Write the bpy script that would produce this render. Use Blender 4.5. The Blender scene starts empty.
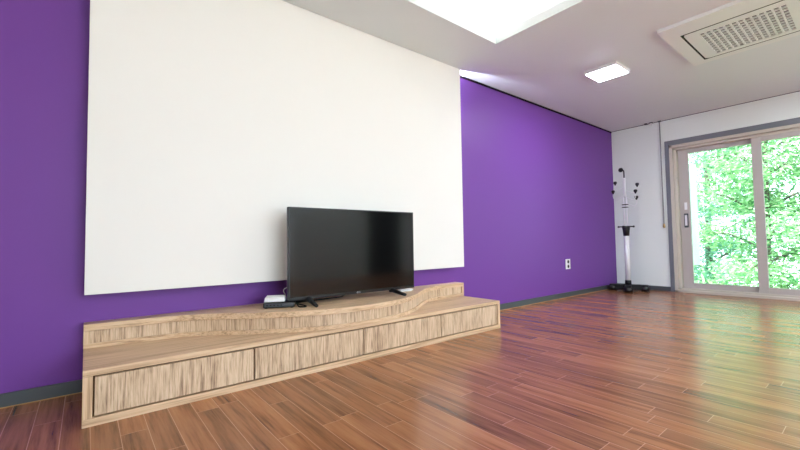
import bpy, bmesh, math, random
import numpy as np
from mathutils import Vector, Matrix

S = 0.76                      # metres per layout unit (the camera stands one unit above the floor)
H = 3.243                     # ceiling height in units
XE = 8.56                     # right wall
XL, YF = -4.6, -7.4           # left wall, front wall (behind the camera)
COL = bpy.context.scene.collection
random.seed(4)

# ---------------------------------------------------------------- materials
def lin(c):
    return tuple(((v/255)/12.92 if v/255 <= .04045 else ((v/255+.055)/1.055)**2.4) for v in c) + (1.0,)

def mat(name, rgb, rough=.5, metal=0., spec=.5, coat=0., emit=0., emit_rgb=None):
    m = bpy.data.materials.new(name); m.use_nodes = True
    b = m.node_tree.nodes['Principled BSDF']
    b.inputs['Base Color'].default_value = lin(rgb)
    b.inputs['Roughness'].default_value = rough
    b.inputs['Metallic'].default_value = metal
    b.inputs['Specular IOR Level'].default_value = spec
    b.inputs['Coat Weight'].default_value = coat
    if emit:
        b.inputs['Emission Color'].default_value = lin(emit_rgb or rgb)
        b.inputs['Emission Strength'].default_value = emit
    return m

class NT:
    def __init__(self, m):
        self.t = m.node_tree; self.b = self.t.nodes['Principled BSDF']
    def n(self, kind, **kw):
        x = self.t.nodes.new(kind)
        for k, v in kw.items(): setattr(x, k, v)
        return x
    def l(self, a, b): self.t.links.new(a, b)
    def math(self, op, a, b=None, c=None):
        x = self.n('ShaderNodeMath', operation=op)
        for i, v in enumerate((a, b, c)):
            if v is None: continue
            if isinstance(v, (int, float)): x.inputs[i].default_value = v
            else: self.l(v, x.inputs[i])
        return x.outputs[0]
    def mix(self, f, a, b, mode='MIX'):
        x = self.n('ShaderNodeMix', data_type='RGBA', blend_type=mode)
        for i, v in ((0, f), (6, a), (7, b)):
            if isinstance(v, (int, float, tuple)): x.inputs[i].default_value = v
            else: self.l(v, x.inputs[i])
        return x.outputs[2]
    def ramp(self, f, stops):
        x = self.n('ShaderNodeValToRGB'); e = x.color_ramp.elements
        while len(e) < len(stops): e.new(.5)
        for k, (p, c) in zip(e, stops): k.position = p; k.color = c
        self.l(f, x.inputs[0]); return x.outputs[0]
    def xyz(self, kind='Object'):
        tc = self.n('ShaderNodeTexCoord'); s = self.n('ShaderNodeSeparateXYZ')
        self.l(tc.outputs[kind], s.inputs[0]); return tc.outputs[kind], s.outputs
    def scaled(self, vec, sc):
        x = self.n('ShaderNodeMapping'); x.inputs['Scale'].default_value = sc
        self.l(vec, x.inputs[0]); return x.outputs[0]
    def comb(self, x, y, z):
        c = self.n('ShaderNodeCombineXYZ')
        for i, v in enumerate((x, y, z)):
            if isinstance(v, (int, float)): c.inputs[i].default_value = v
            else: self.l(v, c.inputs[i])
        return c.outputs[0]
    def noise(self, vec, scale=1., detail=3., rough=.5):
        x = self.n('ShaderNodeTexNoise'); x.inputs['Scale'].default_value = scale
        x.inputs['Detail'].default_value = detail; x.inputs['Roughness'].default_value = rough
        self.l(vec, x.inputs['Vector']); return x.outputs[0]
    def bump(self, h, strength=.2, dist=.001):
        x = self.n('ShaderNodeBump'); x.inputs['Strength'].default_value = strength
        x.inputs['Distance'].default_value = dist
        self.l(h, x.inputs['Height']); self.l(x.outputs[0], self.b.inputs['Normal'])

def paint(name, rgb, rough=.6, grain=.04, spec=.3, fine=420.):
    m = mat(name, rgb, rough, spec=spec); t = NT(m); v, _ = t.xyz()
    n = t.noise(v, fine, 2); big = t.noise(v, .9, 2)
    c = t.mix(t.math('MULTIPLY', big, .10), lin(rgb), lin(tuple(max(0, k-14) for k in rgb)))
    t.l(c, t.b.inputs['Base Color']); t.bump(n, grain, .0006); return m

def floor_mat():
    m = mat('walnut_laminate', (150, 88, 62), .3, spec=.5); t = NT(m); v, (x, y, z) = t.xyz()
    w, L = .0945, .66
    xs = t.math('DIVIDE', t.math('SUBTRACT', x, .028), w); idx = t.math('FLOOR', xs); fx = t.math('FRACT', xs)
    wn = t.n('ShaderNodeTexWhiteNoise', noise_dimensions='1D'); t.l(idx, wn.inputs['W'])
    ys = t.math('ADD', t.math('DIVIDE', y, L), t.math('MULTIPLY', wn.outputs[0], 7.31))
    iy = t.math('FLOOR', ys); fy = t.math('FRACT', ys)
    w2 = t.n('ShaderNodeTexWhiteNoise', noise_dimensions='2D'); t.l(t.comb(idx, iy, 0), w2.inputs['Vector'])
    r = w2.outputs[0]
    gv = t.comb(t.math('MULTIPLY', x, 26.), t.math('ADD', t.math('MULTIPLY', y, 1.5), t.math('MULTIPLY', r, 60.)), t.math('MULTIPLY', r, 37.))
    g = t.noise(gv, 1., 5, .62)
    gv2 = t.comb(t.math('MULTIPLY', x, 95.), t.math('ADD', t.math('MULTIPLY', y, 4.), t.math('MULTIPLY', r, 90.)), 0.)
    g2 = t.noise(gv2, 1., 3, .6)
    gg = t.math('ADD', t.math('MULTIPLY', g, .72), t.math('MULTIPLY', g2, .28))
    c = t.ramp(gg, [(.31, lin((74, 42, 24))), (.41, lin((130, 82, 50))), (.52, lin((157, 103, 67))), (.72, lin((178, 122, 83)))])
    tone = t.math('ADD', t.math('MULTIPLY', r, .38), .80)
    tc = t.n('ShaderNodeCombineColor')
    for i in range(3): t.l(tone, tc.inputs[i])
    c = t.mix(1., c, tc.outputs[0], 'MULTIPLY')
    # bevelled board edges: pale hairlines along and across the boards
    ex = t.math('MINIMUM', fx, t.math('SUBTRACT', 1., fx)); ey = t.math('MINIMUM', fy, t.math('SUBTRACT', 1., fy))
    lx = t.math('LESS_THAN', ex, .0013/w); ly = t.math('LESS_THAN', ey, .0013/L)
    e = t.math('MAXIMUM', lx, ly)
    c = t.mix(t.math('MULTIPLY', e, .75), c, lin((214, 160, 128)))
    t.l(c, t.b.inputs['Base Color'])
    t.b.inputs['Roughness'].default_value = .24
    return m

def wood(name, axis, stops, lo=2.2, hi=70., bands=.55):
    """streaked veneer whose grain runs along one axis"""
    m = mat(name, (200, 168, 128), .45, spec=.3); t = NT(m); v, _ = t.xyz()
    a = [hi]*3; a[axis] = lo
    b = [hi*3.1]*3; b[axis] = lo*2.4
    d = [hi*.22]*3; d[axis] = lo*.5
    n1 = t.noise(t.scaled(v, a), 1., 4, .6); n2 = t.noise(t.scaled(v, b), 1., 3, .6); n3 = t.noise(t.scaled(v, d), 1., 2, .5)
    f = t.math('ADD', t.math('ADD', t.math('MULTIPLY', n1, bands), t.math('MULTIPLY', n2, .75-bands)), t.math('MULTIPLY', n3, .25))
    t.l(t.ramp(f, [(p, lin(c)) for p, c in stops]), t.b.inputs['Base Color'])
    t.bump(n2, .12, .0006); return m

M = {}
M['floor'] = floor_mat()
M['purple'] = paint('purple_paint', (114, 64, 152), .5, .06)
M['white_wall'] = paint('white_paint', (230, 237, 232), .6, .05)
M['ceiling'] = paint('ceiling_paint', (227, 234, 237), .55, .03)
M['panel'] = paint('white_panel_fabric', (238, 236, 232), .6, .05)
M['base'] = mat('grey_baseboard', (70, 76, 80), .45)
M['bead'] = mat('ochre_floor_bead', (176, 132, 78), .5)
M['gap'] = mat('dark_shadow_gap', (26, 20, 30), .9, spec=.1)
M['casing'] = mat('grey_door_casing', (112, 116, 124), .45)
M['frame'] = mat('beige_pvc', (198, 191, 178), .4)
M['sash'] = mat('taupe_pvc', (184, 177, 172), .4)
WOODF = [(.32, (136, 106, 82)), (.42, (184, 152, 120)), (.50, (212, 180, 146)), (.66, (226, 200, 168))]
WOODD = [(.32, (84, 66, 56)), (.40, (150, 122, 100)), (.48, (198, 170, 140)), (.58, (222, 198, 170)), (.70, (176, 146, 118))]
M['wood_x'] = wood('oak_veneer_long', 0, WOODF, 2.4, 105.)
M['wood_z'] = wood('oak_veneer_upright', 2, WOODF, 2.4, 105.)
M['wood_drawer'] = wood('streaked_drawer_veneer', 2, WOODD, 7., 125., .5)
M['groove'] = mat('dark_groove', (104, 80, 56), .8, spec=.1)
M['black'] = mat('black_plastic', (9, 10, 12), .3)
M['black_matte'] = mat('black_matte_plastic', (10, 10, 12), .6, spec=.3)
M['screen'] = mat('dark_screen_glass', (8, 9, 10), .10, spec=.6)
M['silver'] = mat('silver_trim', (150, 152, 156), .35, metal=.6)
M['white_plastic'] = mat('white_plastic', (238, 239, 241), .35)
M['grey_plastic'] = mat('grey_plastic', (66, 71, 78), .45)
M['logo'] = mat('white_logo', (228, 228, 232), .4)
M['ac'] = mat('ivory_ac_plastic', (234, 237, 238), .4)
M['ac_dark'] = mat('dark_grille_backing', (46, 48, 50), .8, spec=.1)
M['diffuser'] = mat('lit_diffuser', (250, 252, 255), .4, emit=55., emit_rgb=(234, 243, 255))
M['led'] = mat('warm_led_strip', (255, 244, 230), .4, emit=8., emit_rgb=(255, 247, 234))
M['cool_led'] = mat('cool_led_strip', (240, 244, 255), .4, emit=2200., emit_rgb=(226, 230, 255))
M['pole'] = mat('white_lacquered_tube', (236, 237, 238), .25)
M['wire'] = mat('pale_chrome_wire', (205, 208, 212), .3, metal=.5)
M['cord'] = mat('grey_cord', (140, 143, 142), .6)
M['brass'] = mat('brass_toggle', (176, 150, 96), .4)
M['bark'] = mat('tree_bark', (92, 84, 74), .9)
M['grass'] = mat('lawn', (96, 132, 70), .9)

def glass_mat():
    m = bpy.data.materials.new('clear_pane'); m.use_nodes = True; t = m.node_tree
    t.nodes.remove(t.nodes['Principled BSDF']); out = t.nodes['Material Output']
    tr = t.nodes.new('ShaderNodeBsdfTransparent'); tr.inputs[0].default_value = (.93, .97, .96, 1)
    gl = t.nodes.new('ShaderNodeBsdfGlossy'); gl.inputs['Roughness'].default_value = .03
    fr = t.nodes.new('ShaderNodeFresnel'); fr.inputs[0].default_value = 1.45
    mx = t.nodes.new('ShaderNodeMixShader')
    t.links.new(fr.outputs[0], mx.inputs[0]); t.links.new(tr.outputs[0], mx.inputs[1]); t.links.new(gl.outputs[0], mx.inputs[2])
    t.links.new(mx.outputs[0], out.inputs[0]); return m
M['glass'] = glass_mat()


def leaf_mat(name, c0, c1):
    m = bpy.data.materials.new(name); m.use_nodes = True; t = m.node_tree
    t.nodes.remove(t.nodes['Principled BSDF']); out = t.nodes['Material Output']
    g = t.nodes.new('ShaderNodeNewGeometry'); r = t.nodes.new('ShaderNodeValToRGB')
    r.color_ramp.elements[0].color = lin(c0); r.color_ramp.elements[1].color = lin(c1)
    t.links.new(g.outputs['Random Per Island'], r.inputs[0])
    d = t.nodes.new('ShaderNodeBsdfDiffuse'); tl = t.nodes.new('ShaderNodeBsdfTranslucent'); mx = t.nodes.new('ShaderNodeMixShader')
    mx.inputs[0].default_value = .45
    t.links.new(r.outputs[0], d.inputs[0]); t.links.new(r.outputs[0], tl.inputs[0])
    t.links.new(d.outputs[0], mx.inputs[1]); t.links.new(tl.outputs[0], mx.inputs[2]); t.links.new(mx.outputs[0], out.inputs[0]); return m
M['leaf'] = leaf_mat('fresh_green_leaves', (88, 148, 98), (180, 214, 162))
M['leaf_b'] = leaf_mat('blue_green_leaves', (84, 150, 126), (168, 210, 186))

M['backlit'] = leaf_mat('translucent_white_strip', (236, 240, 240), (238, 242, 242))
for n_ in M['backlit'].node_tree.nodes:
    if n_.type == 'MIX_SHADER': n_.inputs[0].default_value = .85

# ---------------------------------------------------------------- geometry helpers (layout units)
class MB:
    def __init__(self): self.bm = bmesh.new()
    def box(self, x0, x1, y0, y1, z0, z1, rz=0., c=None):
        vs = [self.bm.verts.new((x, y, z)) for x in (x0, x1) for y in (y0, y1) for z in (z0, z1)]
        for f in ((0,1,3,2),(4,6,7,5),(0,4,5,1),(2,3,7,6),(0,2,6,4),(1,5,7,3)):
            self.bm.faces.new([vs[i] for i in f])
        if rz:
            c = Vector(c or ((x0+x1)/2, (y0+y1)/2, 0)); R = Matrix.Rotation(rz, 3, 'Z')
            for v in vs: v.co = c + R @ (v.co - c)
        return self
    def hexa(self, pts):
        vs = [self.bm.verts.new(p) for p in pts]
        for f in ((0,1,2,3),(7,6,5,4),(0,4,5,1),(1,5,6,2),(2,6,7,3),(3,7,4,0)):
            self.bm.faces.new([vs[i] for i in f])
        return self
    def prism(self, out, z0, z1):
        a = [self.bm.verts.new((x, y, z0)) for x, y in out]; b = [self.bm.verts.new((x, y, z1)) for x, y in out]
        n = len(out)
        for i in range(n):
            j = (i+1) % n; self.bm.faces.new((a[i], a[j], b[j], b[i]))
        self.bm.faces.new(a[::-1]); self.bm.faces.new(b); return self
    def tube(self, pts, r, n=10, caps=True):
        pts = [Vector(p) for p in pts]; rs = r if isinstance(r, (list, tuple)) else [r]*len(pts)
        rings = []; up = None
        for i, p in enumerate(pts):
            d = (pts[min(i+1, len(pts)-1)] - pts[max(i-1, 0)]).normalized()
            if up is None: up = Vector((0,0,1)) if abs(d.z) < .9 else Vector((1,0,0))
            s = d.cross(up).normalized(); up = s.cross(d).normalized()
            rings.append([self.bm.verts.new(p + rs[i]*(s*math.cos(2*math.pi*k/n) + up*math.sin(2*math.pi*k/n))) for k in range(n)])
        for a, b in zip(rings, rings[1:]):
            for k in range(n):
                f = self.bm.faces.new((a[k], a[(k+1)%n], b[(k+1)%n], b[k])); f.smooth = True
        if caps: self.bm.faces.new(rings[0][::-1]); self.bm.faces.new(rings[-1])
        return self
    def lathe(self, c, prof, n=24):
        """prof: (radius, z) pairs from bottom to top round a vertical axis"""
        rings = [[self.bm.verts.new((c[0]+r*math.cos(2*math.pi*k/n), c[1]+r*math.sin(2*math.pi*k/n), c[2]+z)) for k in range(n)] for r, z in prof]
        for a, b in zip(rings, rings[1:]):
            for k in range(n):
                f = self.bm.faces.new((a[k], a[(k+1)%n], b[(k+1)%n], b[k])); f.smooth = True
        self.bm.faces.new(rings[0][::-1]); self.bm.faces.new(rings[-1]); return self
    def ball(self, c, r, sq=1.):
        res = bmesh.ops.create_uvsphere(self.bm, u_segments=14, v_segments=9, radius=r, matrix=Matrix.Translation(c) @ Matrix.Diagonal((1, 1, sq, 1)))
        for v in res['verts']:
            for f in v.link_faces: f.smooth = True
        return self
    def build(self, name, m, parent=None, bevel=0., seg=2, kind=None):
        bm = self.bm; bmesh.ops.recalc_face_normals(bm, faces=bm.faces)
        for v in bm.verts: v.co *= S
        if parent is not None:
            o0 = world_loc(parent)
        else:
            xs = [v.co for v in bm.verts]
            o0 = Vector(((min(v.x for v in xs)+max(v.x for v in xs))/2, (min(v.y for v in xs)+max(v.y for v in xs))/2, min(v.z for v in xs)))
        for v in bm.verts: v.co -= o0
        me = bpy.data.meshes.new(name); bm.to_mesh(me); bm.free(); me.materials.append(m)
        o = bpy.data.objects.new(name, me); COL.objects.link(o)
        if parent is not None: o.parent = parent
        else: o.location = o0
        if bevel:
            b = o.modifiers.new('bevel', 'BEVEL'); b.width = bevel*S; b.segments = seg; b.limit_method = 'ANGLE'; b.angle_limit = math.radians(40)
        if kind: o['kind'] = kind
        return o

def world_loc(o):
    v = Vector((0, 0, 0))
    while o is not None: v += o.location; o = o.parent
    return v

def thing(name, label, cat, loc, group=None):
    o = bpy.data.objects.new(name, None); COL.objects.link(o); o.empty_display_size = .1
    o.location = Vector(loc)*S; o['label'] = label; o['category'] = cat
    if group: o['group'] = group
    return o
def tag(o, label, cat, group=None):
    o['label'] = label; o['category'] = cat
    if group: o['group'] = group
    return o
def struct(mb, name, m, parent=None, bevel=0.):
    return mb.build(name, m, parent, bevel, kind=None if parent else 'structure')

def smooth_curve(pts, n=8):
    out = []
    P = [pts[0]] + list(pts) + [pts[-1]]
    for i in range(1, len(P)-2):
        p0, p1, p2, p3 = (np.array(q, float) for q in P[i-1:i+3])
        for k in range(n):
            t = k/n
            out.append(tuple(.5*((2*p1) + (-p0+p2)*t + (2*p0-5*p1+4*p2-p3)*t*t + (-p0+3*p1-3*p2+p3)*t**3)))
    out.append(tuple(pts[-1])); return out

# ---------------------------------------------------------------- the room
TH = .15
struct(MB().box(XL-TH, XE+.3, YF-TH, TH, -TH, 0), 'floor', M['floor']).location
# shift the floor's texture origin to the world origin
fl = bpy.data.objects['floor']
for v in fl.data.vertices: v.co += fl.location
fl.location = (0, 0, 0)

struct(MB().box(XL-TH, XE+TH, 0, TH, 0, H), 'wall_back', M['purple'])
struct(MB().box(XL-TH, XL, YF, 0, 0, H), 'wall_left', M['white_wall'])
# right wall with the sliding door opening and an added unseen window farther along
DY0, DY1, DZ0, DZ1 = -1.02, -3.40, .0, 2.74
WY0, WY1, WZ0, WZ1 = -4.3, -6.7, 1.0, 2.74
mb = MB()
mb.box(XE, XE+.25, DY0, 0, 0, H); mb.box(XE, XE+.25, DY1, DY0, DZ1, H)
mb.box(XE, XE+.25, WY0, DY1, 0, H); mb.box(XE, XE+.25, WY1, WY0, 0, WZ0); mb.box(XE, XE+.25, WY1, WY0, WZ1, H)
mb.box(XE, XE+.25, YF, WY1, 0, H)
struct(mb, 'wall_right', M['white_wall'])
# front wall behind the camera: an added fill window to the left, a dark doorway at the right end
FX0, FX1, FZ0, FZ1 = -.7, 4.25, .1, 2.95
EX0, EX1 = 6.85, 8.2
mb = MB()
mb.box(XL, FX0, YF-TH, YF, 0, H); mb.box(FX0, FX1, YF-TH, YF, 0, FZ0); mb.box(FX0, FX1, YF-TH, YF, FZ1, H)
mb.box(FX1, EX0, YF-TH, YF, 0, H); mb.box(EX0, EX1, YF-TH, YF, 2.75, H); mb.box(EX1, XE, YF-TH, YF, 0, H)
struct(mb, 'wall_front', M['white_wall'])
d = struct(MB().box(EX0, EX1, YF-.1, YF-.04, .0, 2.75), 'door_2', M['black_matte'])
MB().lathe((EX0+.12, YF-.03, 1.25), [(.03, 0), (.04, .03), (.03, .06)]).build('door_handle', M['silver'], d)

# ceiling with the lit recess
CX0, CX1, CY0, CY1 = -.5, 3.612, -.825, -4.6
LP, RH, RE = .10, .34, .20
mb = MB()
mb.box(XL-TH, XE+TH, CY0, TH, H, H+LP); mb.box(XL-TH, XE+TH, YF-TH, CY1, H, H+LP)
mb.box(XL-TH, CX0, CY1, CY0, H, H+LP); mb.box(CX1, XE+TH, CY1, CY0, H, H+LP)
x0, x1, y0, y1 = CX0-RE, CX1+RE, CY1-RE, CY0+RE
mb.box(x0-TH, x1+TH, y0-TH, y1+TH, H+RH, H+RH+.1)
mb.box(x0-TH, x0, y0, y1, H+LP, H+RH); mb.box(x1, x1+TH, y0, y1, H+LP, H+RH)
mb.box(x0-TH, x1+TH, y0-TH, y0, H+LP, H+RH); mb.box(x0-TH, x1+TH, y1, y1+TH, H+LP, H+RH)
struct(mb, 'ceiling', M['ceiling'])
def strip(a, b, c, e, label):
    tag(MB().box(a, b, c, e, H+LP, H+LP+.03).build('led_strip', M['led']), label, 'light strip', 'light strips in the ceiling recess')
strip(CX0-.1, CX1+.1, CY0+.08, CY0+.12, 'warm light strip on the recess ledge along the purple wall side')
strip(CX0-.1, CX1+.1, CY1-.12, CY1-.08, 'warm light strip on the recess ledge farthest from the purple wall')
strip(CX1+.08, CX1+.12, CY1, CY0, 'warm light strip on the recess ledge nearest the square ceiling light')
strip(CX0-.12, CX0-.08, CY1, CY0, 'warm light strip on the recess ledge at the left end')

# baseboards, floor bead, dark strips standing for the shade in the wall-top gaps
struct(MB().box(XL, -.0, -.014, 0, .006, .088).box(3.73, XE, -.014, 0, .006, .088), 'baseboard_back', M['base'])
struct(MB().box(XE-.014, XE, -.955, -.0145, .004, .088), 'baseboard_right', M['base'])
struct(MB().box(XL, -.0, -.019, 0, .0, .0058).box(3.73, XE-.015, -.019, 0, .0, .0058), 'trim_1', M['bead'])
struct(MB().box(3.772, XE, -.006, 0, H-.03, H-.001).box(XL, 0, -.006, 0, H-.03, H-.001), 'trim_2', M['gap'])
struct(MB().box(XE-.005, XE, DY1-2, -.007, H-.009, H-.001), 'trim_3', M['gap'])
# grey casing round the sliding door
struct(MB().box(XE-.02, XE, DY0, DY0+.067, 0, DZ1+.09).box(XE-.02, XE, DY1-.067, DY1, 0, DZ1+.09).box(XE-.02, XE, DY1, DY0, DZ1, DZ1+.09), 'trim_4', M['casing'], bevel=.004)

# ---------------------------------------------------------------- sliding glass door
door = bpy.data.objects.new('door_1', None); COL.objects.link(door); door.location = Vector((XE+.1, (DY0+DY1)/2, 0))*S; door['kind'] = 'structure'
a, b = DY1, DY0
fr = MB()
for y0_, y1_ in ((b-.055, b), (a, a+.055)): fr.box(XE-.012, XE+.2, y0_, y1_, 0, DZ1)
for y0_, y1_ in ((b-.10, b-.055), (a+.055, a+.10)): fr.box(XE+.03, XE+.2, y0_, y1_, 0, DZ1)
fr.box(XE-.012, XE+.2, a, b, DZ1-.055, DZ1).box(XE+.03, XE+.2, a, b, DZ1-.10, DZ1-.055)
fr.box(XE-.012, XE+.2, a, b, 0, .045).box(XE+.03, XE+.2, a, b, .045, .08)
fr.build('door_frame', M['frame'], door, .004)
def sash(y0, y1, x0, x1, handle):
    """y0 is the edge nearer the purple wall"""
    z0, z1, st = .075, DZ1-.095, .125
    s0 = .155 if handle else st
    m = MB().box(x0, x1, y0-s0, y0, z0, z1).box(x0, x1, y1, y1+st, z0, z1)
    m.box(x0, x1, y1+st, y0-s0, z1-.085, z1).box(x0, x1, y1+st, y0-s0, z0, z0+.10)
    s = m.build('sash', M['sash'], door, .004)
    xm = (x0+x1)/2
    MB().box(xm-.008, xm+.008, y1+st, y0-s0, z0+.10, z1-.085).build('pane', M['glass'], s)
    if handle:
        yc = y0-.092
        MB().box(x0-.022, x0-.0005, yc-.034, yc+.034, 1.19, 1.45).build('door_handle', M['grey_plastic'], s, .02, 3)
        MB().box(x0-.03, x0-.0225, yc-.018, yc+.018, 1.225, 1.42).build('handle_insert', M['white_plastic'], s, .006)
        MB().box(x0-.008, x0-.0005, yc-.022, yc+.022, 1.52, 1.655).build('lock_plate', M['white_plastic'], s, .003)
    return s
s1 = sash(-1.125, -2.29, XE+.105, XE+.16, True)
s2 = sash(-2.175, -3.33, XE+.04, XE+.095, False)
MB().box(XE+.185, XE+.188, -1.375, -1.27, .50, 2.36).build('white_strip', M['backlit'], s1)  # translucent white strip just outside the left pane

# extra_window: added unseen for more daylight; fill_window: added behind the camera for fill
w = bpy.data.objects.new('extra_window', None); COL.objects.link(w); w.location = Vector((XE+.1, (WY0+WY1)/2, WZ0))*S; w['kind'] = 'structure'
m = MB()
for y in (WY0-.1, (WY0+WY1)/2-.05, WY1): m.box(XE+.05, XE+.15, y, y+.1, WZ0, WZ1)
m.box(XE+.05, XE+.15, WY1, WY0, WZ0, WZ0+.1).box(XE+.05, XE+.15, WY1, WY0, WZ1-.1, WZ1); m.build('window_frame', M['sash'], w)
w = bpy.data.objects.new('fill_window', None); COL.objects.link(w); w.location = Vector(((FX0+FX1)/2, YF-.1, FZ0))*S; w['kind'] = 'structure'
m = MB()
for k in range(5):
    x = FX0 + (FX1-FX0-.1)*k/4; m.box(x, x+.1, YF-.12, YF-.04, FZ0, FZ1)
m.box(FX0, FX1, YF-.12, YF-.04, FZ0, FZ0+.1).box(FX0, FX1, YF-.12, YF-.04, FZ1-.1, FZ1); m.build('window_frame', M['sash'], w)

# ---------------------------------------------------------------- white wall panel
PY = -.13
pn = thing('wall_panel', 'large white rectangular board mounted on the purple wall behind the television', 'wall panel', (1.88, -.06, .675))
MB().box(0, 3.772, PY, PY+.02, .675, H-.002).build('face_board', M['panel'], pn, .002)
m = MB()
for x in (.25, 1.3, 2.4): m.box(x, x+.06, PY+.0205, -.0005, .9, H-.3)
m.build('mounting_batten', M['black_matte'], pn)
tag(MB().box(3.28, 3.50, -.022, -.001, H-.30, H-.27).build('accent_light', M['cool_led']), 'cool accent light strip fixed behind the upper right edge of the white board', 'light strip')

# ---------------------------------------------------------------- television stand
SY, SW, SH = -.706, 3.722, .312
st = thing('tv_stand', 'long low oak veneer television stand with drawers and a wavy raised shelf', 'tv stand', (SW/2, SY/2, 0))
MB().box(0, SW, SY, -.001, .277, SH).build('lower_top', M['wood_x'], st, .003)
MB().box(0, SW, SY, SY+.05, 0, .044).build('plinth_rail', M['wood_x'], st, .002)
MB().box(0, .045, SY, -.02, .0445, .2765).build('end_panel', M['wood_z'], st, .002)
MB().box(SW-.045, SW, SY, -.02, .0445, .2765).build('end_panel', M['wood_z'], st, .002)
MB().box(.046, SW-.046, SY+.03, -.03, .0445, .2765).build('carcass', M['groove'], st)
xd = [.045, .94, 1.857, 2.777, SW-.045]
for i in range(4):
    l_, r_ = (.010 if i == 0 else .0055), (.010 if i == 3 else .0055)
    MB().box(xd[i]+l_, xd[i+1]-r_, SY+.003, SY+.0295, .054, .267).build('drawer', M['wood_drawer'], st, .002)
curve = smooth_curve([(0, -.118), (.2, -.128), (.38, -.145), (.56, -.178), (.72, -.245), (.88, -.36), (1.05, -.485), (1.25, -.60), (1.46, -.69), (1.66, -.738), (1.88, -.75),
                      (2.1, -.73), (2.3, -.682), (2.47, -.61), (2.63, -.515), (2.78, -.40), (2.94, -.285), (3.12, -.195), (3.3, -.152), (3.5, -.14), (3.74, -.146)], 6)
def outline(off=0., xa=0., xb=3.74):
    """wave front moved back by off (along its normal), closed along the wall"""
    c = np.array(curve); t = np.gradient(c, axis=0); n = np.stack([-t[:, 1], t[:, 0]], 1); n /= np.linalg.norm(n, axis=1)[:, None]
    c = c + n*off
    ys = lambda x: float(np.interp(x, c[:, 0], c[:, 1]))
    pts = [(xa, ys(xa))] + [tuple(q) for q in c if xa+.002 < q[0] < xb-.002] + [(xb, ys(xb))]
    return pts + [(xb, -.0015), (xa, -.0015)]
ut = MB().prism(outline(), .430, .475).build('raised_shelf_top', M['wood_x'], st, .003)
MB().prism(outline(), .3125, .345).build('shelf_bottom_rail', M['wood_x'], st, .002)
MB().prism(outline(0, 0, .034), .3455, .4295).build('shelf_end', M['wood_z'], st)
MB().prism(outline(0, 3.706, 3.74), .3455, .4295).build('shelf_end', M['wood_z'], st)
MB().prism(outline(.014, .0345, 3.7055), .3455, .4295).build('curved_front', M['wood_drawer'], st)

# ---------------------------------------------------------------- television
TX0, TX1, TZ0, TZ1, TY = 1.318, 2.695, .523, 1.311, -.40
tv = thing('television', 'black flat screen television standing on the wavy shelf of the oak stand', 'television', ((TX0+TX1)/2, TY+.03, .4755))
MB().box(TX0, TX1, TY, TY+.03, TZ0, TZ1).build('bezel', M['black'], tv, .004)
MB().box(TX0+.012, TX1-.012, TY-.0015, TY-.0002, TZ0+.028, TZ1-.012).build('screen', M['screen'], tv)
MB().box(TX0+.002, TX1-.002, TY+.0305, TY+.042, TZ0+.003, TZ1-.002).build('back_cover', M['silver'], tv, .004)['label'] = 'silver rear edge of the cabinet'
MB().hexa([(TX0+.12, TY+.0425, TZ0+.02), (TX1-.12, TY+.0425, TZ0+.02), (TX1-.12, TY+.0425, TZ1-.26), (TX0+.12, TY+.0425, TZ1-.26),
           (TX0+.18, TY+.10, TZ0+.05), (TX1-.18, TY+.10, TZ0+.05), (TX1-.18, TY+.10, TZ1-.32), (TX0+.18, TY+.10, TZ1-.32)]).build('rear_housing', M['black_matte'], tv, .006)
z = .4755
for xc, sgn in ((1.50, -1), (2.40, 1)):
    m = MB()
    m.tube([(xc+.02*sgn, TY-.185, z+.015), (xc+.01*sgn, TY-.10, z+.028), (xc, TY+.015, z+.052)], [.014, .018, .026], 8)
    m.tube([(xc, TY+.015, z+.052), (xc+.06*sgn, TY+.10, z+.026), (xc+.10*sgn, TY+.17, z+.015)], [.026, .018, .014], 8)
    m.build('foot', M['black'], tv)
# small badge in the middle of the lower bezel: ring mark and two letters
def text_mesh(body, size, cx, cy, cz, name, mt, parent):
    cu = bpy.data.curves.new(name, 'FONT'); cu.body = body; cu.size = size*S; cu.align_x = 'LEFT'; cu.align_y = 'CENTER'; cu.extrude = .0004
    o = bpy.data.objects.new(name, cu); COL.objects.link(o)
    bpy.context.view_layer.update()
    me = bpy.data.meshes.new_from_object(o.evaluated_get(bpy.context.evaluated_depsgraph_get()))
    bpy.data.objects.remove(o); bpy.data.curves.remove(cu)
    me.name = name; me.materials.append(mt)
    o = bpy.data.objects.new(name, me); COL.objects.link(o); o.parent = parent
    me.transform(Matrix.Translation(Vector((cx, cy, cz))*S - world_loc(parent)) @ Matrix.Rotation(math.pi/2, 4, 'X'))
    return o
bz = [c for c in tv.children if c.name.startswith('bezel')][0]
lx = (TX0+TX1)/2
text_mesh('LG', .018, lx-.004, TY-.0012, TZ0+.014, 'badge_lettering', M['logo'], bz)
MB().tube([(lx-.015+.0065*math.cos(k*math.pi/9), TY-.001, TZ0+.014+.0065*math.sin(k*math.pi/9)) for k in range(17)], .0016, 6).build('badge_ring', M['logo'], bz)

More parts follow.
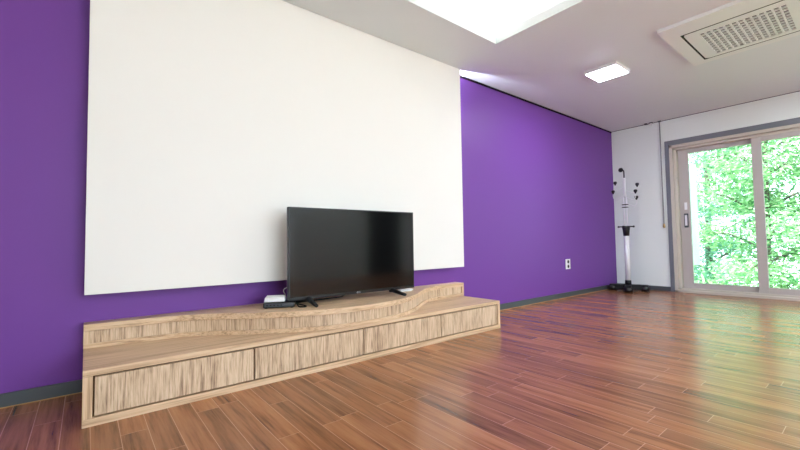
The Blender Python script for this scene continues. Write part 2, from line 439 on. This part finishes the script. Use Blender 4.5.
# ---------------------------------------------------------------- boxes and cables beside the television
z = .4755
bx = thing('set_top_box', 'black set top box lying on the wavy shelf beside the television, under a white router', 'set top box', (1.13, -.335, z)); BR = math.radians(-28); bx.rotation_euler.z = BR
MB().box(1.13, 1.378, -.335, -.185, z+.006, z+.0455).build('casing', M['black'], bx, .005)
MB().box(1.14, 1.368, -.3385, -.3355, z+.012, z+.040).build('front_plate', M['grey_plastic'], bx, .001)
for k in range(5): MB().box(1.155+k*.028, 1.168+k*.028, -.3425, -.339, z+.022, z+.031).build('button', M['black_matte'], bx)
for x, y in ((1.15, -.315), (1.355, -.315), (1.15, -.205), (1.355, -.205)): MB().lathe((x, y, z), [(.012, 0), (.012, .0055)], 10).build('rubber_foot', M['black_matte'], bx)
rt = thing('router', 'small white router lying on top of the black set top box', 'router', (1.14, -.325, z+.0465)); rt.rotation_euler.z = BR
MB().hexa([(1.14, -.325, z+.050), (1.305, -.325, z+.050), (1.305, -.19, z+.050), (1.14, -.19, z+.050),
           (1.146, -.32, z+.086), (1.30, -.32, z+.086), (1.30, -.195, z+.092), (1.146, -.195, z+.092)]).build('casing', M['white_plastic'], rt, .006)
for x in (1.16, 1.285):
    MB().box(x-.01, x+.01, -.31, -.205, z+.046, z+.0498).build('base_foot', M['grey_plastic'], rt)
tag(MB().tube(smooth_curve([(1.335, -.245, z+.07), (1.37, -.21, z+.08), (1.352, -.22, z+.105), (1.35, -.225, z+.13), (1.38, -.25, z+.15), (1.41, -.3, z+.16)]), .003, 8).build('white_cable', M['white_plastic']),
    'thin white cable looping up from the router behind the television', 'cable')
tag(MB().tube(smooth_curve([(1.405, -.36, z+.02), (1.385, -.45, z+.006), (1.395, -.485, z+.006), (1.42, -.50, z+.006), (1.443, -.46, z+.006), (1.44, -.36, z+.006), (1.43, -.26, z+.006)]), .0055, 8).build('black_cable', M['black_matte']),
    'black cable lying on the shelf in front of the left television foot', 'cable')
tag(MB().tube(smooth_curve([(1.58, -.22, z+.006), (1.72, -.30, z+.02), (1.85, -.34, z+.03), (1.9, -.33, z+.05)]), .006, 8).build('black_cable', M['black_matte']),
    'black cable rising off the shelf behind the middle of the television', 'cable')
ad = thing('power_adapter', 'small white adapter lying on the shelf behind the right television foot', 'adapter', (2.66, -.29, z))
MB().box(2.58, 2.735, -.315, -.27, z+.0005, z+.028).build('casing', M['white_plastic'], ad, .006)
MB().tube([(2.735, -.292, z+.012), (2.765, -.292, z+.012)], .008, 8).build('plug_neck', M['white_plastic'], ad)

# ---------------------------------------------------------------- wall outlet
ol = thing('wall_outlet', 'white double socket plate low on the purple wall', 'outlet', (6.59, -.005, .485))
MB().box(6.515, 6.665, -.014, -.0005, .485, .660).build('cover_plate', M['white_plastic'], ol, .004)
for zc in (.533, .612):
    m = MB(); n = 20
    vs = [m.bm.verts.new((6.59+.030*math.cos(2*math.pi*k/n), yy, zc+.030*math.sin(2*math.pi*k/n))) for yy in (-.0155, -.0142) for k in range(n)]
    m.bm.faces.new(vs[:n]); m.bm.faces.new(vs[n:])
    for k in range(n): m.bm.faces.new((vs[k], vs[(k+1)%n], vs[n+(k+1)%n], vs[n+k]))
    m.build('socket', M['black_matte'], ol)

# ---------------------------------------------------------------- coat stand
RX, RY = 8.15, -.372
cs = thing('coat_stand', 'white pole coat stand with black base and black hook tips in the corner', 'coat stand', (RX, RY, 0))
bs = MB()
for k in range(4):
    an = math.radians(20+90*k); c_, s_ = math.cos(an), math.sin(an)
    bs.hexa([(RX+u*c_-v_*s_, RY+u*s_+v_*c_, zz) for zz, uu, vv in ((.03, .33, .075), (.125, .32, .06)) for u, v_ in ((0, -vv), (uu, -vv*.8), (uu, vv*.8), (0, vv))])
bs.lathe((RX, RY, .035), [(.09, 0), (.09, .06), (.06, .075)])
bs.build('base', M['black_matte'], cs, .006)
for k in range(4):
    an = math.radians(20+90*k)
    MB().lathe((RX+.27*math.cos(an), RY+.27*math.sin(an), .0005), [(.04, 0), (.075, .012), (.075, .085), (.05, .10)], 16).build('caster', M['black'], cs)
MB().lathe((RX, RY, .095), [(.058, 0), (.054, .09), (.05, .11)]).build('lower_collar', M['black'], cs)
MB().lathe((RX, RY, .2), [(.044, 0), (.044, .86)]).build('pole', M['pole'], cs)
cl = MB().lathe((RX, RY, 1.055), [(.05, 0), (.058, .09), (.07, .16), (.07, .165)]).build('upper_collar', M['black'], cs)
m = MB().box(RX-.02, RX+.02, RY-.13, RY+.13, 1.2205, 1.243).box(RX-.13, RX+.13, RY-.02, RY+.02, 1.2205, 1.243)
for dx, dy in ((0, .135), (0, -.135), (.135, 0), (-.135, 0)): m.ball((RX+dx, RY+dy, 1.232), .02)
m.build('cross_bar', M['black'], cl)
for dy in (-.026, .026): MB().lathe((RX, RY+dy, 1.2435), [(.012, 0), (.012, .56)], 10).build('upper_rod', M['pole'], cs)
MB().lathe((RX, RY, 1.80), [(.02, 0), (.024, .03), (.024, .36), (.016, .38)], 14).build('top_pole', M['pole'], cs)
for zz in (1.60, 1.65): MB().lathe((RX, RY, zz), [(.045, 0), (.06, .004), (.06, .014), (.045, .018)]).build('ring', M['black'], cs)
tips = [(.168, 2.105, .0), (.212, 1.935, .0), (-.207, 2.037, .05), (-.202, 1.905, -.03), (-.182, 1.792, .06)]
for dy, zt, dx in tips:
    zb = zt-.14
    ar = MB().tube(smooth_curve([(RX, RY+.02*(1 if dy > 0 else -1), zb+.03), (RX+dx*.4, RY+dy*.45, zb), (RX+dx*.8, RY+dy*.8, zb-.03), (RX+dx, RY+dy, zb+.03), (RX+dx, RY+dy, zt-.03)], 5), .007, 8).build('hook_arm', M['pole'], cs)
    MB().lathe((RX+dx, RY+dy, zt-.045), [(.010, -.008), (.014, .008), (.031, .034), (.033, .056), (.022, .072)], 14).build('hook_tip', M['black'], ar)
th = MB().tube(smooth_curve([(RX, RY+.0, 2.185), (RX, RY+.0, 2.25), (RX, RY+.005, 2.32), (RX, RY+.04, 2.355)], 5), [.012]*16, 10).build('top_hook', M['black'], cs)
MB().ball((RX, RY+.055, 2.345), .044).build('hook_ball', M['black'], th)

# ---------------------------------------------------------------- ceiling fittings
def ceiling_light(cx, cy, label):
    t = thing('ceiling_light', label, 'ceiling light', (cx, cy, H))
    MB().box(cx-.205, cx+.205, cy-.205, cy+.205, H-.045, H-.0005).build('housing', M['white_plastic'], t, .004)
    MB().box(cx-.185, cx+.185, cy-.185, cy+.185, H-.052, H-.0455).build('diffuser', M['diffuser'], t, .002)
ceiling_light(5.375, -1.285, 'lit square white ceiling light near the purple wall')
ceiling_light(5.375, -5.0, 'added unseen fill light behind the air conditioner')  # this and the following ones are unseen lamps added for fill
ceiling_light(5.375, -6.6, 'added unseen fill light near the dark door')
ceiling_light(7.4, -3.9, 'added unseen fill light between the air conditioner and the glass door wall')
ceiling_light(7.4, -5.7, 'added unseen fill light near the added window of the door wall')
ceiling_light(-2.2, -5.0, 'added unseen fill light near the left wall and the added front window')
ceiling_light(1.2, -6.2, 'added unseen fill light near the middle of the added front window')
ceiling_light(3.4, -6.2, 'added unseen fill light near the right end of the added front window')

ac = thing('air_conditioner', 'ivory ceiling cassette air conditioner with a square grille', 'air conditioner', (5.43, -2.68, H))
AX0, AX1, AY0, AY1 = 4.775, 6.08, -3.30, -2.065
m = MB(); gx0, gx1, gy0, gy1 = 5.045, 5.965, -3.16, -2.20
for a0, a1, b0, b1 in ((AX0, gx0, AY0, AY1), (gx1, AX1, AY0, AY1), (gx0, gx1, AY0, gy0), (gx0, gx1, gy1, AY1)): m.box(a0, a1, b0, b1, H-.035, H-.0005)
m.build('cover_frame', M['ac'], ac)
MB().box(gx0, gx1, gy0, gy1, H-.02, H-.001).build('inner_box', M['ac_dark'], ac)
m = MB()
for a0, a1, b0, b1 in ((gx0, gx0+.019, gy0, gy1), (gx1-.019, gx1, gy0, gy1), (gx0+.019, gx1-.019, gy0, gy0+.019), (gx0+.019, gx1-.019, gy1-.019, gy1)): m.box(a0, a1, b0, b1, H-.0345, H-.0205)
m.build('groove', M['ac_dark'], ac)  # dark ring fills the gap and stands for its shade
def rrect(x0, x1, y0, y1, r, n=6):
    out = []
    for cx, cy, a0 in ((x1-r, y1-r, 0), (x0+r, y1-r, 90), (x0+r, y0+r, 180), (x1-r, y0+r, 270)):
        out += [(cx+r*math.cos(math.radians(a0+90*k/n)), cy+r*math.sin(math.radians(a0+90*k/n))) for k in range(n+1)]
    return out
# intake panel: border pieces round the grille, rounded outer corners
q0, q1, p0, p1 = 5.165, 5.875, -3.025, -2.335
e = .02
m = MB()
ro = rrect(gx0+e, gx1-e, gy0+e, gy1-e, .05); 
inner = []
for x, y in ro:
    inner.append((min(max(x, q0), q1), min(max(y, p0), p1)))
n = len(ro); A = [[m.bm.verts.new((x, y, zz)) for x, y in pts] for zz in (H-.036, H-.0205) for pts in (ro, inner)]
for k in range(n):
    j = (k+1) % n
    for f in ((A[0][k], A[0][j], A[1][j], A[1][k]), (A[2][k], A[3][k], A[3][j], A[2][j]), (A[0][k], A[2][k], A[2][j], A[0][j]), (A[1][k], A[1][j], A[3][j], A[3][k])):
        m.bm.faces.new(f)
bmesh.ops.remove_doubles(m.bm, verts=m.bm.verts, dist=1e-6)
bmesh.ops.dissolve_degenerate(m.bm, edges=m.bm.edges, dist=1e-7)
m.build('intake_panel', M['ac'], ac)
m = MB()
for k in range(14):
    y = p0 + (p1-p0)*k/13; m.box(q0, q1, y-.0075, y+.0075, H-.035, H-.0205)
for k in range(11):
    x = q0 + (q1-q0)*k/10; m.box(x-.013, x+.013, p0, p1, H-.034, H-.0205)
m.build('grille', M['ac'], ac)

bc = thing('blind_cord', 'thin grey blind cord hanging down the white wall beside the glass door', 'cord', (XE-.03, -.895, 1.2))
MB().tube([(XE-.03, -.893, H-.012), (XE-.03, -.894, 2.3), (XE-.03, -.895, 1.27)], .009, 8).build('pull_string', M['cord'], bc)
MB().lathe((XE-.03, -.895, 1.195), [(.012, 0), (.022, .01), (.02, .05), (.01, .08)], 12).build('toggle', M['brass'], bc)
MB().box(XE-.05, XE-.008, -.92, -.87, H-.02, H-.001).build('cord_bracket', M['grey_plastic'], bc)
hk = thing('curtain_bracket', 'small white bracket at the top of the white wall in the corner', 'bracket', (XE-.05, -.72, H-.03))
MB().box(XE-.075, XE-.006, -.775, -.735, H-.045, H-.018).build('bracket_arm', M['white_plastic'], hk, .004)
MB().box(XE-.075, XE-.012, -.785, -.725, H-.0175, H-.001).build('bracket_plate', M['grey_plastic'], hk, .003)
MB().box(XE-.075, XE-.012, -.69, -.645, H-.02, H-.001).build('end_stop', M['grey_plastic'], hk, .003)

# ---------------------------------------------------------------- outside: ground and trees
GZ = -4.2
struct(MB().box(XE+1.2, XE+40, -26, 26, GZ-.2, GZ), 'ground', M['grass'])
struct(MB().box(-16, 20, -30, YF-.3, -.5, -.25), 'bounce_slab', paint('bounce_slab_paint', (206, 204, 198), .8))  # added unseen slab, bounces daylight up to the ceiling
def tree(loc, height, rad, label, lm, n_leaf, low=.18, seed=0):
    rng = np.random.default_rng(seed)
    lx, ly = loc
    t = thing('leafy_tree', label, 'tree', (lx, ly, GZ), 'trees outside the glass door')
    top = GZ+height
    mb = MB()
    mb.tube([(lx, ly, GZ+.001), (lx+.05, ly+.1, GZ+height*.35), (lx-.05, ly, GZ+height*.65), (lx, ly+.05, top-.5)], [.15, .11, .07, .02], 10)
    mb.build('trunk', M['bark'], t)
    br = MB(); cl = []
    nb = 34
    for k in range(nb):
        h = GZ+height*(low+.78*(k+.5)/nb); an = k*2.4+rng.uniform(-.4, .4)
        f = (h-GZ)/height; L = rad*(1.05-.75*abs(f-.45)/.55)*rng.uniform(.7, 1.05)
        p0_ = np.array([lx, ly, h-.3]); p2 = np.array([lx+L*math.cos(an), ly+L*math.sin(an), h+rng.uniform(-.2, .5)])
        p1_ = (p0_+p2)/2+np.array([0, 0, .18]); br.tube([p0_, p1_, p2], [.04, .024, .008], 6)
        for s_ in np.linspace(.3, 1., 6):
            q = p0_*(1-s_)+p2*s_
            for _ in range(2): cl.append(q+rng.normal(0, .26, 3)*np.array([1, 1, .55]))
    br.build('branches', M['bark'], t)
    cl = np.array(cl)
    c = cl[rng.integers(0, len(cl), n_leaf)] + rng.normal(0, 1, (n_leaf, 3))*np.array([.30, .30, .15])
    d = rng.normal(0, 1, (n_leaf, 3))*np.array([1, 1, .45]); d /= np.linalg.norm(d, axis=1)[:, None]
    nn = rng.normal(0, 1, (n_leaf, 3))*.55+np.array([0, 0, 1.]); s_ = np.cross(d, nn); s_ /= np.linalg.norm(s_, axis=1)[:, None]
    ln = rng.uniform(.05, .105, (n_leaf, 1)); wd = ln*.33
    V = np.stack([c-d*ln, c+s_*wd, c+d*ln, c-s_*wd], 1).reshape(-1, 3)*S - np.array(t.location)
    F = np.arange(n_leaf*4).reshape(-1, 4)
    me = bpy.data.meshes.new('foliage'); me.from_pydata(V.tolist(), [], F.tolist()); me.materials.append(lm)
    o = bpy.data.objects.new('foliage', me); COL.objects.link(o); o.parent = t
trees = [
    ((13.2, -1.7), 11.6, 1.8, 'leafy green tree nearest the door, seen through the left pane', 'leaf', 32000),
    ((13.4, 2.2), 11.8, 1.9, 'leafy green tree at the left edge of the door view', 'leaf', 32000),
    ((13.3, -5.5), 11.4, 1.8, 'leafy green tree seen through the right pane', 'leaf_b', 32000),
    ((17.4, .4), 13.2, 2.2, 'pale blue green tree standing behind the nearer trees, left pane', 'leaf_b', 32000),
    ((17.6, -3.9), 12.8, 2.2, 'tall green tree in the second row between the two panes', 'leaf', 32000),
    ((18.2, 4.8), 13.4, 2.2, 'broad blue green tree far left behind the others', 'leaf_b', 28000),
    ((17.5, -8.3), 13.0, 2.2, 'broad green tree far right behind the others', 'leaf', 28000)]
for i, (loc, h_, r_, lab, lm, nl) in enumerate(trees):
    tree(loc, h_, r_, lab, M[lm], nl, seed=11+i)

# ---------------------------------------------------------------- light
sc = bpy.context.scene
wd = bpy.data.worlds.new('sky'); sc.world = wd; wd.use_nodes = True
bg = wd.node_tree.nodes['Background']; bg.inputs[0].default_value = (.78, .91, 1., 1); bg.inputs[1].default_value = 5.5
sun = bpy.data.lights.new('sun', 'SUN'); sun.energy = 15; sun.angle = math.radians(1.5); sun.color = (1, .96, .88)
so = bpy.data.objects.new('sun', sun); COL.objects.link(so)
so.rotation_euler = Vector((1., -.2, -1.25)).to_track_quat('-Z', 'Y').to_euler()   # from behind the house, over the roof
def portal(name, loc, rot, sx, sy):
    l = bpy.data.lights.new(name, 'AREA'); l.shape = 'RECTANGLE'; l.size = sx*S; l.size_y = sy*S; l.cycles.is_portal = True
    o = bpy.data.objects.new(name, l); COL.objects.link(o); o.location = Vector(loc)*S; o.rotation_euler = rot
portal('door_portal', (XE+.24, (DY0+DY1)/2, DZ1/2), Vector((-1, 0, 0)).to_track_quat('-Z', 'Z').to_euler(), DY0-DY1, DZ1)
portal('window_portal', (XE+.24, (WY0+WY1)/2, (WZ0+WZ1)/2), Vector((-1, 0, 0)).to_track_quat('-Z', 'Z').to_euler(), WY0-WY1, WZ1-WZ0)
portal('front_portal', ((FX0+FX1)/2, YF-.14, (FZ0+FZ1)/2), Vector((0, 1, 0)).to_track_quat('-Z', 'Z').to_euler(), FX1-FX0, FZ1-FZ0)

# ---------------------------------------------------------------- camera
f, yaw, pit, rol, D = 391.05, .67782, .043738, -.015018, 3.5222
fw = Vector((math.sin(yaw)*math.cos(pit), math.cos(yaw)*math.cos(pit), math.sin(pit)))
r = Vector((math.cos(yaw), -math.sin(yaw), 0)); u = r.cross(fw)
r2 = r*math.cos(rol)+u*math.sin(rol); u2 = -r*math.sin(rol)+u*math.cos(rol)
cam = bpy.data.cameras.new('camera'); cam.sensor_width = 36; cam.lens = 36*f/800; cam.clip_start = .02; cam.clip_end = 200
co = bpy.data.objects.new('camera', cam); COL.objects.link(co)
mw = Matrix((r2, u2, -fw)).transposed().to_4x4(); mw.translation = Vector((0, -D, 1))*S
co.matrix_world = mw
sc.camera = co
sc.view_settings.view_transform = 'Standard'; sc.view_settings.look = 'None'
sc.view_settings.exposure = .55; sc.view_settings.gamma = 1.; sc.view_settings.use_curve_mapping = False
sc.cycles.use_denoising = True; sc.cycles.max_bounces = 12; sc.cycles.diffuse_bounces = 6; sc.cycles.transparent_max_bounces = 12
sc.cycles.sample_clamp_indirect = 8.
